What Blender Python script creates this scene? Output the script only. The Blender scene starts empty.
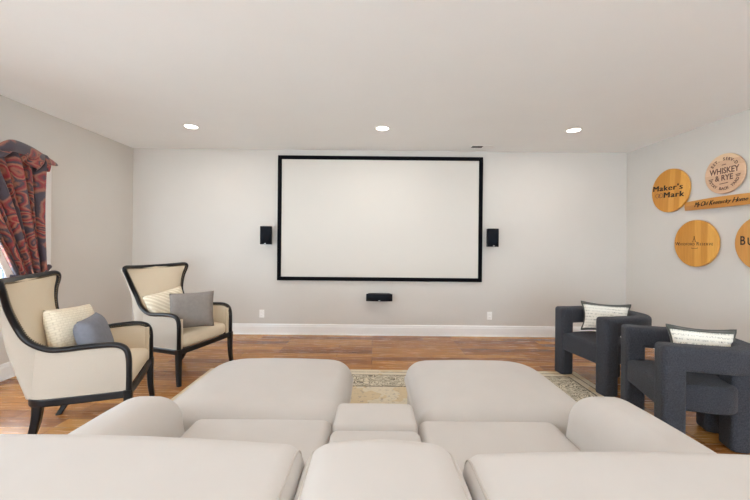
import bpy, bmesh, math, random
from mathutils import Vector, Matrix

C = bpy.context.scene.collection
SC = bpy.context.scene
PI = math.pi
random.seed(7)

# ---------------------------------------------------------------- camera, sky, exposure
F_PX = 345.0
cam_data = bpy.data.cameras.new('camera')
cam = bpy.data.objects.new('camera', cam_data)
C.objects.link(cam)
EYE = 1.345
cam.location = (0, 0, EYE)
cam.rotation_euler = (PI / 2, -0.0097, 0)
cam_data.sensor_width = 36
cam_data.lens = 36 * F_PX / 750
cam_data.shift_x = 0.00267
cam_data.shift_y = -0.0072
cam_data.clip_start = 0.02
SC.camera = cam

world = bpy.data.worlds.new('World')
SC.world = world
world.use_nodes = True
bg = world.node_tree.nodes['Background']
bg.inputs['Color'].default_value = (0.80, 0.925, 1.04, 1)
bg.inputs['Strength'].default_value = 10.0

XL, XR, YB, YF, H = -3.57, 3.76, 5.12, -4.2, 2.74

vs = SC.view_settings
vs.view_transform = 'Standard'
vs.look = 'None'
vs.exposure = 0.15
vs.gamma = 1
vs.use_curve_mapping = False
SC.cycles.max_bounces = 12
SC.cycles.diffuse_bounces = 8
SC.cycles.sample_clamp_indirect = 8
LAMP_W = 7.0
LAMP_COL = (1.0, 0.94, 0.88)

# ---------------------------------------------------------------- materials
def srgb(r, g, b):
    f = lambda c: (c / 255 / 12.92) if c / 255 <= 0.04045 else ((c / 255 + 0.055) / 1.055) ** 2.4
    return (f(r), f(g), f(b), 1)

class NT:
    def __init__(s, name):
        s.m = bpy.data.materials.new(name); s.m.use_nodes = True
        s.t = s.m.node_tree; s.n = s.t.nodes; s.l = s.t.links
        s.b = s.n['Principled BSDF']
    def new(s, typ, **kw):
        n = s.n.new(typ)
        for k, v in kw.items():
            if k in n.inputs: n.inputs[k].default_value = v
            else: setattr(n, k, v)
        return n
    def link(s, a, b): s.l.new(a, b)
    def math(s, op, a, b=None, c=None, clamp=False):
        n = s.n.new('ShaderNodeMath'); n.operation = op; n.use_clamp = clamp
        for i, x in enumerate((a, b, c)):
            if x is None: continue
            if isinstance(x, (int, float)): n.inputs[i].default_value = x
            else: s.link(x, n.inputs[i])
        return n.outputs[0]
    def mix(s, fac, a, b):
        n = s.n.new('ShaderNodeMix'); n.data_type = 'RGBA'
        for sock, x in ((n.inputs[0], fac), (n.inputs[6], a), (n.inputs[7], b)):
            if isinstance(x, (int, float, tuple)): sock.default_value = x
            else: s.link(x, sock)
        return n.outputs[2]
    def coord(s, which='Object', scale=(1, 1, 1)):
        tc = s.n.new('ShaderNodeTexCoord'); mp = s.n.new('ShaderNodeMapping')
        mp.inputs['Scale'].default_value = scale
        s.link(tc.outputs[which], mp.inputs[0])
        return mp.outputs[0]
    def noise(s, vec, scale, detail=3, rough=0.5):
        n = s.new('ShaderNodeTexNoise', Scale=scale, Detail=detail, Roughness=rough)
        s.link(vec, n.inputs['Vector'])
        return n
    def ramp(s, fac, stops, interp='LINEAR'):
        n = s.n.new('ShaderNodeValToRGB'); cr = n.color_ramp; cr.interpolation = interp
        while len(cr.elements) < len(stops): cr.elements.new(0.5)
        for e, (p, c) in zip(cr.elements, stops): e.position = p; e.color = c
        s.link(fac, n.inputs[0])
        return n.outputs[0]
    def bump(s, h, strength, dist=0.01):
        n = s.new('ShaderNodeBump', Strength=strength, Distance=dist)
        s.link(h, n.inputs['Height']); s.link(n.outputs[0], s.b.inputs['Normal'])

def plain(name, col, rough=0.6, bump=0, bscale=200, vary=0.0, metal=0, sheen=0, spec=0.5, vscale=8, bdist=0.002, coat=0):
    t = NT(name)
    t.b.inputs['Base Color'].default_value = col
    t.b.inputs['Roughness'].default_value = rough
    t.b.inputs['Metallic'].default_value = metal
    if sheen:
        t.b.inputs['Sheen Weight'].default_value = sheen
        t.b.inputs['Sheen Roughness'].default_value = 0.5
    t.b.inputs['Specular IOR Level'].default_value = spec
    if coat: t.b.inputs['Coat Weight'].default_value = coat
    v = t.coord()
    nz = t.noise(v, vscale, 4)
    dark = tuple(c * (1 - vary) for c in col[:3]) + (1,)
    lite = tuple(min(1, c * (1 + vary * 0.6)) for c in col[:3]) + (1,)
    t.link(t.ramp(nz.outputs[0], [(0.3, dark), (0.7, lite)]), t.b.inputs['Base Color'])
    if bump: t.bump(t.noise(v, bscale, 2).outputs[0], bump, bdist)
    return t.m

M = {}
M['wall'] = plain('wall_paint', srgb(210, 206, 199), 0.85, 0.08, 300, 0.015, vscale=2)
M['ceiling'] = plain('ceiling_paint', srgb(243, 245, 244), 0.9, 0.05, 300, 0.01, vscale=2)
M['trim'] = plain('white_trim_paint', srgb(238, 238, 236), 0.4, 0, 1, 0.01)
M['sofa'] = plain('ivory_upholstery', srgb(194, 189, 183), 0.85, 0.15, 500, 0.03, sheen=0.15, vscale=5, bdist=0.001)
M['piping'] = plain('ivory_piping', srgb(190, 184, 176), 0.8)
M['screen'] = plain('projection_screen', srgb(214, 210, 202), 0.9, 0, 1, 0.004, vscale=1)
M['black'] = plain('black_velvet_frame', srgb(9, 11, 16), 0.8, spec=0.08)
M['speaker'] = plain('dark_speaker_shell', srgb(18, 21, 28), 0.6, spec=0.2)
M['grille'] = plain('speaker_grille', srgb(22, 26, 33), 0.8, 0.4, 600, spec=0.15)
M['chrome'] = plain('silver_badge', srgb(200, 200, 200), 0.3, metal=0.8)
M['outlet'] = plain('white_outlet_plastic', srgb(245, 244, 240), 0.4)
M['slot'] = plain('dark_slot', srgb(60, 58, 55), 0.6)
M['lacquer'] = plain('black_lacquered_wood', srgb(13, 14, 18), 0.3, 0.05, 60, 0.25, spec=0.35)
M['nail'] = plain('aged_brass_nailhead', srgb(120, 108, 88), 0.35, metal=0.9)
M['grey_pillow'] = plain('taupe_grey_linen', srgb(133, 125, 119), 0.9, 0.3, 350, 0.08, vscale=30)
M['slate_pillow'] = plain('slate_grey_linen', srgb(122, 124, 133), 0.9, 0.3, 350, 0.08, vscale=30)
M['dark_back'] = plain('olive_grey_velvet', srgb(72, 74, 68), 0.8, 0.2, 200, 0.15, sheen=0.3)
M['glass'] = None

def linen(name, col, axis=0):
    t = NT(name)
    v = t.coord()
    w1 = t.new('ShaderNodeTexWave', Scale=180.0, Distortion=1.5); w1.bands_direction = 'Z'
    t.link(v, w1.inputs['Vector'])
    nz = t.noise(v, 160, 3)
    nb = t.noise(v, 6, 3)
    dk = tuple(c * 0.88 for c in col[:3]) + (1,)
    c1 = t.mix(t.math('MULTIPLY', nz.outputs[0], 0.7), col, dk)
    t.link(t.mix(t.math('MULTIPLY', nb.outputs[0], 0.25), c1, dk), t.b.inputs['Base Color'])
    t.b.inputs['Roughness'].default_value = 0.9
    t.bump(t.math('ADD', w1.outputs['Fac'], nz.outputs[0]), 0.2, 0.001)
    return t.m
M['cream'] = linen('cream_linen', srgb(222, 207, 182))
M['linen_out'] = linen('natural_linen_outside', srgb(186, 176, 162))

def boucle(name, c1, c2):
    t = NT(name)
    v = t.coord()
    vo = t.new('ShaderNodeTexVoronoi', Scale=150.0); t.link(v, vo.inputs['Vector'])
    nz = t.noise(v, 130, 4, 0.8)
    t.link(t.ramp(nz.outputs[0], [(0.35, c1), (0.7, c2)]), t.b.inputs['Base Color'])
    t.b.inputs['Roughness'].default_value = 0.95
    t.b.inputs['Sheen Weight'].default_value = 0.08
    t.b.inputs['Specular IOR Level'].default_value = 0.15
    t.bump(t.math('ADD', vo.outputs['Distance'], nz.outputs[0]), 0.6, 0.004)
    return t.m
M['charcoal'] = boucle('charcoal_boucle', srgb(46, 47, 52), srgb(76, 78, 85))

def knit():
    t = NT('cream_knit')
    v = t.coord('UV', (1, 1, 1))
    br = t.new('ShaderNodeTexBrick', Scale=1.0); br.inputs['Brick Width'].default_value = 0.075
    br.inputs['Row Height'].default_value = 0.045; br.inputs['Mortar Size'].default_value = 0.008
    br.inputs['Mortar Smooth'].default_value = 1.0
    br.inputs['Color1'].default_value = srgb(238, 228, 205); br.inputs['Color2'].default_value = srgb(232, 221, 198)
    br.inputs['Mortar'].default_value = srgb(218, 206, 182)
    t.link(v, br.inputs['Vector'])
    t.link(br.outputs['Color'], t.b.inputs['Base Color'])
    t.b.inputs['Roughness'].default_value = 0.95
    t.bump(t.math('SUBTRACT', 1.0, br.outputs['Fac']), 0.5, 0.006)
    return t.m
M['knit'] = knit()

def stripe_knit():
    t = NT('cream_ribbed_fabric')
    v = t.coord('UV', (1, 1, 1))
    w = t.new('ShaderNodeTexWave', Scale=5.5, Distortion=0.6); w.bands_direction = 'DIAGONAL'
    t.link(v, w.inputs['Vector'])
    t.link(t.mix(w.outputs['Fac'], srgb(216, 202, 176), srgb(240, 230, 208)), t.b.inputs['Base Color'])
    t.b.inputs['Roughness'].default_value = 0.95
    t.bump(w.outputs['Fac'], 0.5, 0.008)
    return t.m
M['ribbed'] = stripe_knit()

def script_fabric():
    # cream cotton printed with broken dark lines of faded handwriting
    t = NT('cream_script_print')
    v = t.coord('UV', (1, 1, 1))
    nz = t.noise(t.coord('UV', (55, 16, 1)), 1.0, 3, 0.7)
    w = t.new('ShaderNodeTexWave', Scale=4.2, Distortion=0.8); w.bands_direction = 'Y'
    w.inputs['Detail'].default_value = 3
    t.link(v, w.inputs['Vector'])
    line = t.math('GREATER_THAN', w.outputs['Fac'], 0.62)
    ink = t.math('MULTIPLY', line, t.math('GREATER_THAN', nz.outputs[0], 0.52))
    patch = t.noise(v, 3.0, 2)
    f = t.math('MULTIPLY', ink, t.math('MULTIPLY', patch.outputs[0], 1.0))
    t.link(t.mix(f, srgb(232, 228, 216), srgb(62, 62, 60)), t.b.inputs['Base Color'])
    t.b.inputs['Roughness'].default_value = 0.9
    return t.m
M['script'] = script_fabric()

def wood_floor():
    t = NT('oak_plank_floor')
    v = t.coord('Object')
    br = t.new('ShaderNodeTexBrick', Scale=1.0)
    br.offset = 0.37; br.offset_frequency = 3; br.squash = 1.0
    br.inputs['Brick Width'].default_value = 1.15
    br.inputs['Row Height'].default_value = 0.125
    br.inputs['Mortar Size'].default_value = 0.0016
    br.inputs['Mortar Smooth'].default_value = 0.3
    br.inputs['Color1'].default_value = (0, 0, 0, 1)
    br.inputs['Color2'].default_value = (1, 1, 1, 1)
    br.inputs['Mortar'].default_value = (0.5, 0.5, 0.5, 1)
    t.link(v, br.inputs['Vector'])
    grain = t.noise(t.coord('Object', (1.4, 22, 1)), 2.2, 5, 0.62)
    big = t.noise(t.coord('Object', (0.7, 3.5, 1)), 1.3, 3)
    f = t.math('ADD', t.math('MULTIPLY_ADD', br.outputs['Color'], 0.28, 0.05),
               t.math('ADD', t.math('MULTIPLY', grain.outputs[0], 0.52), t.math('MULTIPLY', big.outputs[0], 0.22)))
    col = t.ramp(f, [(0.27, srgb(88, 50, 24)), (0.47, srgb(136, 84, 42)), (0.66, srgb(178, 122, 62)), (0.86, srgb(208, 156, 88))])
    col2 = t.mix(br.outputs['Fac'], col, srgb(76, 46, 30))
    t.link(col2, t.b.inputs['Base Color'])
    t.b.inputs['Roughness'].default_value = 0.33
    t.link(t.math('MULTIPLY_ADD', grain.outputs[0], 0.14, 0.19), t.b.inputs['Roughness'])
    t.bump(t.math('SUBTRACT', t.math('MULTIPLY', grain.outputs[0], 0.3), br.outputs['Fac']), 0.12, 0.003)
    return t.m
M['floor'] = wood_floor()

RUG = (-1.715, 2.17, 0.75, 3.69)
def rug_mat():
    t = NT('faded_oriental_rug')
    tc = t.n.new('ShaderNodeTexCoord'); sp = t.n.new('ShaderNodeSeparateXYZ')
    t.link(tc.outputs['Object'], sp.inputs[0])
    hx, hy = (RUG[1] - RUG[0]) / 2, (RUG[3] - RUG[2]) / 2
    dx = t.math('SUBTRACT', hx, t.math('ABSOLUTE', sp.outputs[0]))
    dy = t.math('SUBTRACT', hy, t.math('ABSOLUTE', sp.outputs[1]))
    d = t.math('MINIMUM', dx, dy)
    v = t.coord('Object')
    vo = t.new('ShaderNodeTexVoronoi', Scale=9.0); t.link(v, vo.inputs['Vector'])
    n1 = t.noise(v, 26, 5, 0.75); n2 = t.noise(v, 3.2, 3); n3 = t.noise(v, 60, 3, 0.8)
    ring = t.math('SINE', t.math('MULTIPLY', vo.outputs['Distance'], 48))
    motif = t.math('MULTIPLY', t.math('GREATER_THAN', t.math('ADD', t.math('MULTIPLY', ring, 0.12), n1.outputs[0]), 0.53), 0.9)
    beige = t.mix(n3.outputs[0], srgb(196, 184, 160), srgb(222, 211, 188))
    inband = t.math('MULTIPLY', t.math('GREATER_THAN', d, 0.16), t.math('LESS_THAN', d, 0.42))
    lines = t.math('ADD', t.math('COMPARE', d, 0.15, 0.008), t.math('COMPARE', d, 0.43, 0.01))
    lines = t.math('ADD', lines, t.math('COMPARE', d, 0.07, 0.006))
    lines = t.math('MULTIPLY', lines, t.math('GREATER_THAN', n3.outputs[0], 0.42), clamp=True)
    fieldmot = t.math('MULTIPLY', t.math('GREATER_THAN', n1.outputs[0], 0.58), t.math('GREATER_THAN', d, 0.43))
    c = t.mix(t.math('MULTIPLY', t.math('GREATER_THAN', n2.outputs[0], 0.5), 0.55), beige, srgb(196, 168, 122))
    c = t.mix(t.math('MULTIPLY', fieldmot, 0.55), c, srgb(142, 132, 126))
    band = t.mix(motif, beige, srgb(92, 84, 72))
    c = t.mix(inband, c, band)
    c = t.mix(lines, c, srgb(84, 76, 68))
    t.link(c, t.b.inputs['Base Color'])
    t.b.inputs['Roughness'].default_value = 0.95
    t.bump(n3.outputs[0], 0.4, 0.004)
    return t.m
M['rug'] = rug_mat()

def paisley():
    t = NT('paisley_drapery')
    v = t.coord('UV', (1, 1, 1))
    warp = t.noise(v, 3.5, 2)
    wv = t.n.new('ShaderNodeVectorMath'); wv.operation = 'MULTIPLY_ADD'
    t.link(warp.outputs['Color'], wv.inputs[0]); wv.inputs[1].default_value = (0.22, 0.22, 0); t.link(v, wv.inputs[2])
    vo = t.new('ShaderNodeTexVoronoi', Scale=5.2); t.link(wv.outputs[0], vo.inputs['Vector'])
    nz = t.noise(v, 26, 3, 0.7)
    f = t.math('ADD', vo.outputs['Distance'], t.math('MULTIPLY', t.math('SUBTRACT', nz.outputs[0], 0.5), 0.14))
    col = t.ramp(f, [(0.0, srgb(170, 104, 78)), (0.10, srgb(64, 54, 68)), (0.17, srgb(160, 100, 78)), (0.25, srgb(146, 32, 46)),
                     (0.31, srgb(172, 112, 86)), (0.38, srgb(66, 60, 70)), (0.45, srgb(144, 52, 54)), (0.52, srgb(160, 104, 84)), (0.60, srgb(72, 64, 74))], 'EASE')
    t.link(col, t.b.inputs['Base Color'])
    t.b.inputs['Roughness'].default_value = 0.65
    t.b.inputs['Sheen Weight'].default_value = 0.3
    return t.m
M['paisley'] = paisley()
M['lining'] = plain('white_drapery_lining', srgb(236, 230, 226), 0.8)
M['railing'] = plain('grey_blue_metal_railing', srgb(70, 78, 92), 0.5)
M['leaf'] = plain('garden_foliage', srgb(158, 170, 130), 0.8, 0.5, 12, 0.4, vscale=9, bdist=0.05)
M['deck'] = plain('grey_deck_boards', srgb(170, 165, 158), 0.8)

def stave(name, cols, n, axis, grain_scale, rough=0.42, off=0.0):
    """wood in n strips across the piece (axis = across), object coords about the centre"""
    t = NT(name)
    tc = t.n.new('ShaderNodeTexCoord'); sp = t.n.new('ShaderNodeSeparateXYZ')
    t.link(tc.outputs['Object'], sp.inputs[0])
    k = t.math('FLOOR', t.math('MULTIPLY_ADD', sp.outputs[axis], n, off))
    wn = t.n.new('ShaderNodeTexWhiteNoise'); wn.noise_dimensions = '1D'
    t.link(k, wn.inputs['W'])
    sc = [3, 3, 3]; sc[axis] = 40
    g = t.noise(t.coord('Object', tuple(sc)), grain_scale, 4, 0.6)
    f = t.math('ADD', t.math('MULTIPLY', wn.outputs['Value'], 0.55), t.math('MULTIPLY', g.outputs[0], 0.45))
    t.link(t.ramp(f, [(0.15, cols[0]), (0.5, cols[1]), (0.85, cols[2])]), t.b.inputs['Base Color'])
    t.b.inputs['Roughness'].default_value = rough
    return t.m
honey = [srgb(192, 128, 44), srgb(214, 152, 62), srgb(230, 174, 84)]
M['barrel'] = stave('honey_barrel_oak', honey, 13, 0, 1.5)
M['barrel_end'] = stave('honey_barrel_oak_pale', [srgb(198, 138, 66), srgb(216, 160, 86), srgb(226, 176, 104)], 11, 0, 1.5)
M['pink_wood'] = stave('pale_pink_wood', [srgb(204, 166, 134), srgb(220, 184, 152), srgb(226, 198, 162)], 14, 1, 2.0, 0.6)
M['stave'] = stave('honey_stave', [srgb(186, 122, 50), srgb(202, 140, 62), srgb(212, 154, 78)], 4, 1, 1.5)
M['char'] = plain('charred_rim', srgb(70, 50, 34), 0.8)
M['ink'] = plain('black_brown_lettering', srgb(38, 30, 28), 0.7)
M['ink_soft'] = plain('faded_brown_lettering', srgb(104, 76, 66), 0.8)

def glow(name, col, s):
    m = bpy.data.materials.new(name); m.use_nodes = True
    b = m.node_tree.nodes['Principled BSDF']
    b.inputs['Emission Color'].default_value = col
    b.inputs['Emission Strength'].default_value = s
    return m
M['lamp'] = glow('lit_lamp_lens', (1.0, 0.95, 0.86, 1), 7.0)

def glass_mat():
    m = bpy.data.materials.new('window_glass'); m.use_nodes = True
    n, l = m.node_tree.nodes, m.node_tree.links
    out = n['Material Output']; n.remove(n['Principled BSDF'])
    tr = n.new('ShaderNodeBsdfTransparent'); gl = n.new('ShaderNodeBsdfGlossy'); gl.inputs['Roughness'].default_value = 0.02
    mx = n.new('ShaderNodeMixShader'); mx.inputs[0].default_value = 0.04
    l.new(tr.outputs[0], mx.inputs[1]); l.new(gl.outputs[0], mx.inputs[2])
    l.new(mx.outputs[0], out.inputs[0])
    return m
M['glass'] = glass_mat()

# ---------------------------------------------------------------- mesh helpers
class MB:
    """collects shapes and links them as one mesh object"""
    def __init__(s): s.v = []; s.f = []; s.uv = {}
    def add(s, verts, faces, mat=None):
        o = len(s.v)
        s.v += [tuple(mat @ Vector(p)) if mat else tuple(p) for p in verts]
        s.f += [tuple(i + o for i in f) for f in faces]
        return o
    def box(s, x0, x1, y0, y1, z0, z1, mat=None):
        v = [(x, y, z) for x in (x0, x1) for y in (y0, y1) for z in (z0, z1)]
        s.add(v, [(0, 1, 3, 2), (4, 6, 7, 5), (0, 4, 5, 1), (2, 3, 7, 6), (0, 2, 6, 4), (1, 5, 7, 3)], mat)
    def rings(s, rings, cap0=True, cap1=True, mat=None, closed=False):
        n = len(rings[0]); v = [p for r in rings for p in r]; f = []
        K = len(rings)
        for k in range(K if closed else K - 1):
            k2 = (k + 1) % K
            for i in range(n):
                j = (i + 1) % n
                f.append((k * n + i, k * n + j, k2 * n + j, k2 * n + i))
        if not closed:
            if cap0: f.append(tuple(reversed(range(n))))
            if cap1: f.append(tuple((K - 1) * n + i for i in range(n)))
        s.add(v, f, mat)
    def grid(s, fn, nu, nv, uvfn=None):
        v = [fn(i / nu, j / nv) for j in range(nv + 1) for i in range(nu + 1)]
        f = [(j * (nu + 1) + i, j * (nu + 1) + i + 1, (j + 1) * (nu + 1) + i + 1, (j + 1) * (nu + 1) + i) for j in range(nv) for i in range(nu)]
        o = s.add(v, f)
        if uvfn:
            for j in range(nv + 1):
                for i in range(nu + 1): s.uv[o + j * (nu + 1) + i] = uvfn(i / nu, j / nv)
    def tube(s, pts, rad, n=10, closed=False, mat=None, flat=(1, 1), up=(0, 0, 1)):
        P = [Vector(p) for p in pts]; K = len(P); rr = []
        prev = None
        for k in range(K):
            if closed: t = P[(k + 1) % K] - P[k - 1]
            else: t = P[min(k + 1, K - 1)] - P[max(k - 1, 0)]
            t.normalize()
            if prev is None:
                a = Vector(up)
                if abs(a.dot(t)) > 0.95: a = Vector((1, 0, 0))
                nrm = (a - t * a.dot(t)).normalized()
            else:
                nrm = (prev - t * prev.dot(t)).normalized()
            prev = nrm; bn = t.cross(nrm)
            r = rad[k] if isinstance(rad, (list, tuple)) else rad
            rr.append([P[k] + nrm * (math.cos(a) * r * flat[0]) + bn * (math.sin(a) * r * flat[1]) for a in [2 * PI * i / n for i in range(n)]])
        s.rings(rr, mat=mat, closed=closed)
    def build(s, name, mat, parent=None, smooth=True, bevel=0, weld=True):
        me = bpy.data.meshes.new(name)
        me.from_pydata(s.v, [], s.f)
        if s.uv:
            ul = me.uv_layers.new(name='UVMap')
            for lp in me.loops: ul.data[lp.index].uv = s.uv.get(lp.vertex_index, (0, 0))
        bm = bmesh.new(); bm.from_mesh(me)
        if weld: bmesh.ops.remove_doubles(bm, verts=bm.verts, dist=1e-5)
        if not s.uv or weld: bmesh.ops.recalc_face_normals(bm, faces=bm.faces)
        bm.to_mesh(me); bm.free()
        me.materials.append(mat)
        o = bpy.data.objects.new(name, me)
        C.objects.link(o)
        if parent is not None: o.parent = parent
        for p in me.polygons: p.use_smooth = smooth
        if bevel:
            b = o.modifiers.new('bevel', 'BEVEL'); b.width = bevel; b.segments = 3; b.limit_method = 'ANGLE'
        return o

def rr_outline(a, b, R, n=8):
    """rounded rectangle outline, half sizes a,b; R = radius or 4 radii (++, -+, --, +-)"""
    if not isinstance(R, (list, tuple)): R = [R] * 4
    pts = []
    for q, (sx, sy) in enumerate(((1, 1), (-1, 1), (-1, -1), (1, -1))):
        r = max(R[q], 1e-4)
        cx, cy = sx * (a - r), sy * (b - r)
        a0 = q * PI / 2
        for k in range(n + 1):
            t = a0 + PI / 2 * k / n
            pts.append((cx + r * math.cos(t), cy + r * math.sin(t)))
        # mid-edge subdivisions towards the next corner
        sx2, sy2 = ((1, 1), (-1, 1), (-1, -1), (1, -1))[(q + 1) % 4]
        r2 = max(R[(q + 1) % 4], 1e-4)
        t = a0 + PI / 2
        p0 = pts[-1]; p1 = (sx2 * (a - r2) + r2 * math.cos(t), sy2 * (b - r2) + r2 * math.sin(t))
        for k in range(1, 6): pts.append((p0[0] + (p1[0] - p0[0]) * k / 6, p0[1] + (p1[1] - p0[1]) * k / 6))
    return pts

def cushion(mb, a, b, z0, z1, R, r, crown=0.0, bulge=0.0, mat=None, rb=None, n=8):
    """soft block: rounded-rectangle plan, rounded edges, crowned top, bulging sides"""
    if not isinstance(R, (list, tuple)): R = [R] * 4
    rb = r if rb is None else rb
    def outline(ins, extra=0):
        return rr_outline(a - ins + extra, b - ins + extra, [max(x - ins, 0.004) for x in R], n)
    rings = []
    m = 8
    cr = lambda x, y: crown * max(0, 1 - (x / a) ** 2) * max(0, 1 - (y / b) ** 2)
    base = outline(rb)
    for s in (0.02, 0.5, 0.9): rings.append([(x * s, y * s, z0) for x, y in base])
    for k in range(m + 1):
        t = PI / 2 * k / m
        rings.append([(x, y, z0 + rb - rb * math.cos(t)) for x, y in outline(rb - rb * math.sin(t))])
    for k in range(1, 6):
        w = k / 6
        rings.append([(x, y, z0 + rb + (z1 - r - z0 - rb) * w) for x, y in outline(0, bulge * math.sin(PI * w))])
    for k in range(m + 1):
        t = PI / 2 * k / m
        rings.append([(x, y, z1 - r + r * math.sin(t) + cr(x, y) * math.sin(t)) for x, y in outline(r - r * math.cos(t))])
    top = outline(r)
    for s in (0.93, 0.84, 0.72, 0.58, 0.42, 0.26, 0.12, 0.02):
        rings.append([(x * s, y * s, z1 + cr(x * s, y * s)) for x, y in top])
    mb.rings(rings, mat=mat)

def catmull(P, sub=8, closed=False):
    P = [Vector(p) for p in P]; out = []
    n = len(P)
    for i in range(n if closed else n - 1):
        g = lambda k: P[k % n] if closed else P[min(max(k, 0), n - 1)]
        p0, p1, p2, p3 = g(i - 1), g(i), g(i + 1), g(i + 2)
        for k in range(sub):
            t = k / sub
            out.append(0.5 * ((2 * p1) + (p2 - p0) * t + (2 * p0 - 5 * p1 + 4 * p2 - p3) * t * t + (3 * p1 - p0 - 3 * p2 + p3) * t ** 3))
    if not closed: out.append(P[-1])
    return out

def thing(name, label, cat, loc=(0, 0, 0), rz=0.0, group=None):
    o = bpy.data.objects.new(name, None); C.objects.link(o)
    o.location = loc; o.rotation_euler = (0, 0, rz)
    o.empty_display_size = 0.1
    tag(o, label, cat, group)
    return o
def tag(o, label, cat, group=None):
    o['label'] = label; o['category'] = cat
    if group: o['group'] = group
    return o
def struct(name, mb, mat, parent=None, smooth=False, bevel=0):
    o = mb.build(name, mat, parent, smooth=smooth, bevel=bevel)
    if parent is None: o['kind'] = 'structure'
    return o
def place(o, mat):
    o.matrix_world = mat
def dup(root, label, loc=None, rz=None):
    r = root.copy(); C.objects.link(r); r['label'] = label
    if loc is not None: r.location = loc
    if rz is not None: r.rotation_euler = (0, 0, rz)
    for ch in list(root.children):
        c = ch.copy(); C.objects.link(c); c.parent = r
        for g in list(ch.children):
            d = g.copy(); C.objects.link(d); d.parent = c
    return r
def text_mesh(mb, body, size, mat, bold=0.0, sx=1.0, shear=0.0, space=1.0, thick=0.0008, fat=0.0):
    cu = bpy.data.curves.new('lettering', 'FONT')
    cu.body = body; cu.size = size; cu.align_x = 'CENTER'; cu.align_y = 'CENTER'
    cu.offset = bold; cu.shear = shear; cu.space_character = space; cu.extrude = thick; cu.resolution_u = 3
    o = bpy.data.objects.new('lettering', cu); C.objects.link(o)
    bpy.context.view_layer.update()
    me = bpy.data.meshes.new_from_object(o.evaluated_get(bpy.context.evaluated_depsgraph_get()))
    for dx in ((0,) if not fat else (-fat, 0, fat)):
        mb.add([(v.co.x * sx + dx, v.co.y, v.co.z + abs(dx) * .05) for v in me.vertices], [tuple(p.vertices) for p in me.polygons], mat)
    bpy.data.objects.remove(o); bpy.data.curves.remove(cu); bpy.data.meshes.remove(me)

# ---------------------------------------------------------------- room shell
WY0, WY1, WZ0, WZ1 = 2.0, 3.72, 0.57, 2.17       # window opening in the left wall
b = MB(); b.box(XL - 0.15, XR + 0.15, YF - 0.15, YB + 0.15, -0.12, 0); fl = struct('floor', b, M['floor'])
b = MB(); b.box(XL - 0.15, XR + 0.15, YF - 0.15, YB + 0.15, H, H + 0.12); struct('ceiling', b, M['ceiling'])
b = MB(); b.box(XL - 0.15, XR + 0.15, YB, YB + 0.15, 0, H); struct('wall_back', b, M['wall'])
b = MB(); b.box(XR, XR + 0.15, YF - 0.15, YB, 0, H); struct('wall_right', b, M['wall'])
b = MB()
b.box(XL - 0.15, XL, WY1, YB, 0, H); b.box(XL - 0.15, XL, YF - 0.15, -3.54, 0, H); b.box(XL - 0.15, XL, -0.46, WY0, 0, H)
b.box(XL - 0.15, XL, -3.54, -0.46, 0, 0.4); b.box(XL - 0.15, XL, -3.54, -0.46, 2.3, H)  # unseen side opening behind the camera, added for more daylight
b.box(XL - 0.15, XL, WY0, WY1, 0, WZ0); b.box(XL - 0.15, XL, WY0, WY1, WZ1, H)
struct('wall_left', b, M['wall'])
b = MB()                                                     # unseen camera side: wide opening added to bring in daylight
b.box(XL, -2.2, YF - 0.15, YF, 0, H); b.box(2.4, XR, YF - 0.15, YF, 0, H); b.box(-2.2, 2.4, YF - 0.15, YF, 2.08, H)
struct('wall_front', b, M['wall'])
b = MB()  # frame of the unseen rear opening, added to light the room
for x in (-2.2, -0.69, 0.81, 2.32): b.box(x, x + 0.08, YF - 0.11, YF - 0.04, 0, 2.08)
b.box(-2.2, 2.4, YF - 0.11, YF - 0.04, 2.00, 2.08); b.box(-2.2, 2.4, YF - 0.11, YF - 0.04, 0, 0.08)
struct('added_rear_window', b, M['trim'])
b = MB()  # frame of the added side opening, outside the view
for y in (-3.5, -2.0, -0.5): b.box(XL - 0.13, XL - 0.06, y - .04, y + .04, 0.4, 2.3)
b.box(XL - 0.13, XL - 0.06, -3.5, -0.5, 0.4, 0.47); b.box(XL - 0.13, XL - 0.06, -3.5, -0.5, 2.23, 2.3)
struct('added_side_window', b, M['trim'])

def baseboard(name, p0, p1, nrm):
    # profiled board swept along the wall
    prof = [(0.0, 0.0), (0.022, 0.0), (0.022, 0.008), (0.016, 0.02), (0.015, 0.118), (0.012, 0.126), (0.011, 0.142), (0.006, 0.156), (0.0, 0.158)]
    b = MB(); N = Vector(nrm)
    b.rings([[Vector(p) + N * d + Vector((0, 0, z)) for d, z in prof] for p in (p0, p1)])
    struct(name, b, M['trim'])
baseboard('baseboard_back', (XL, YB, 0), (XR, YB, 0), (0, -1, 0))
baseboard('baseboard_left', (XL, YF, 0), (XL, YB, 0), (1, 0, 0))
baseboard('baseboard_right', (XR, YF, 0), (XR, YB, 0), (-1, 0, 0))

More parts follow.
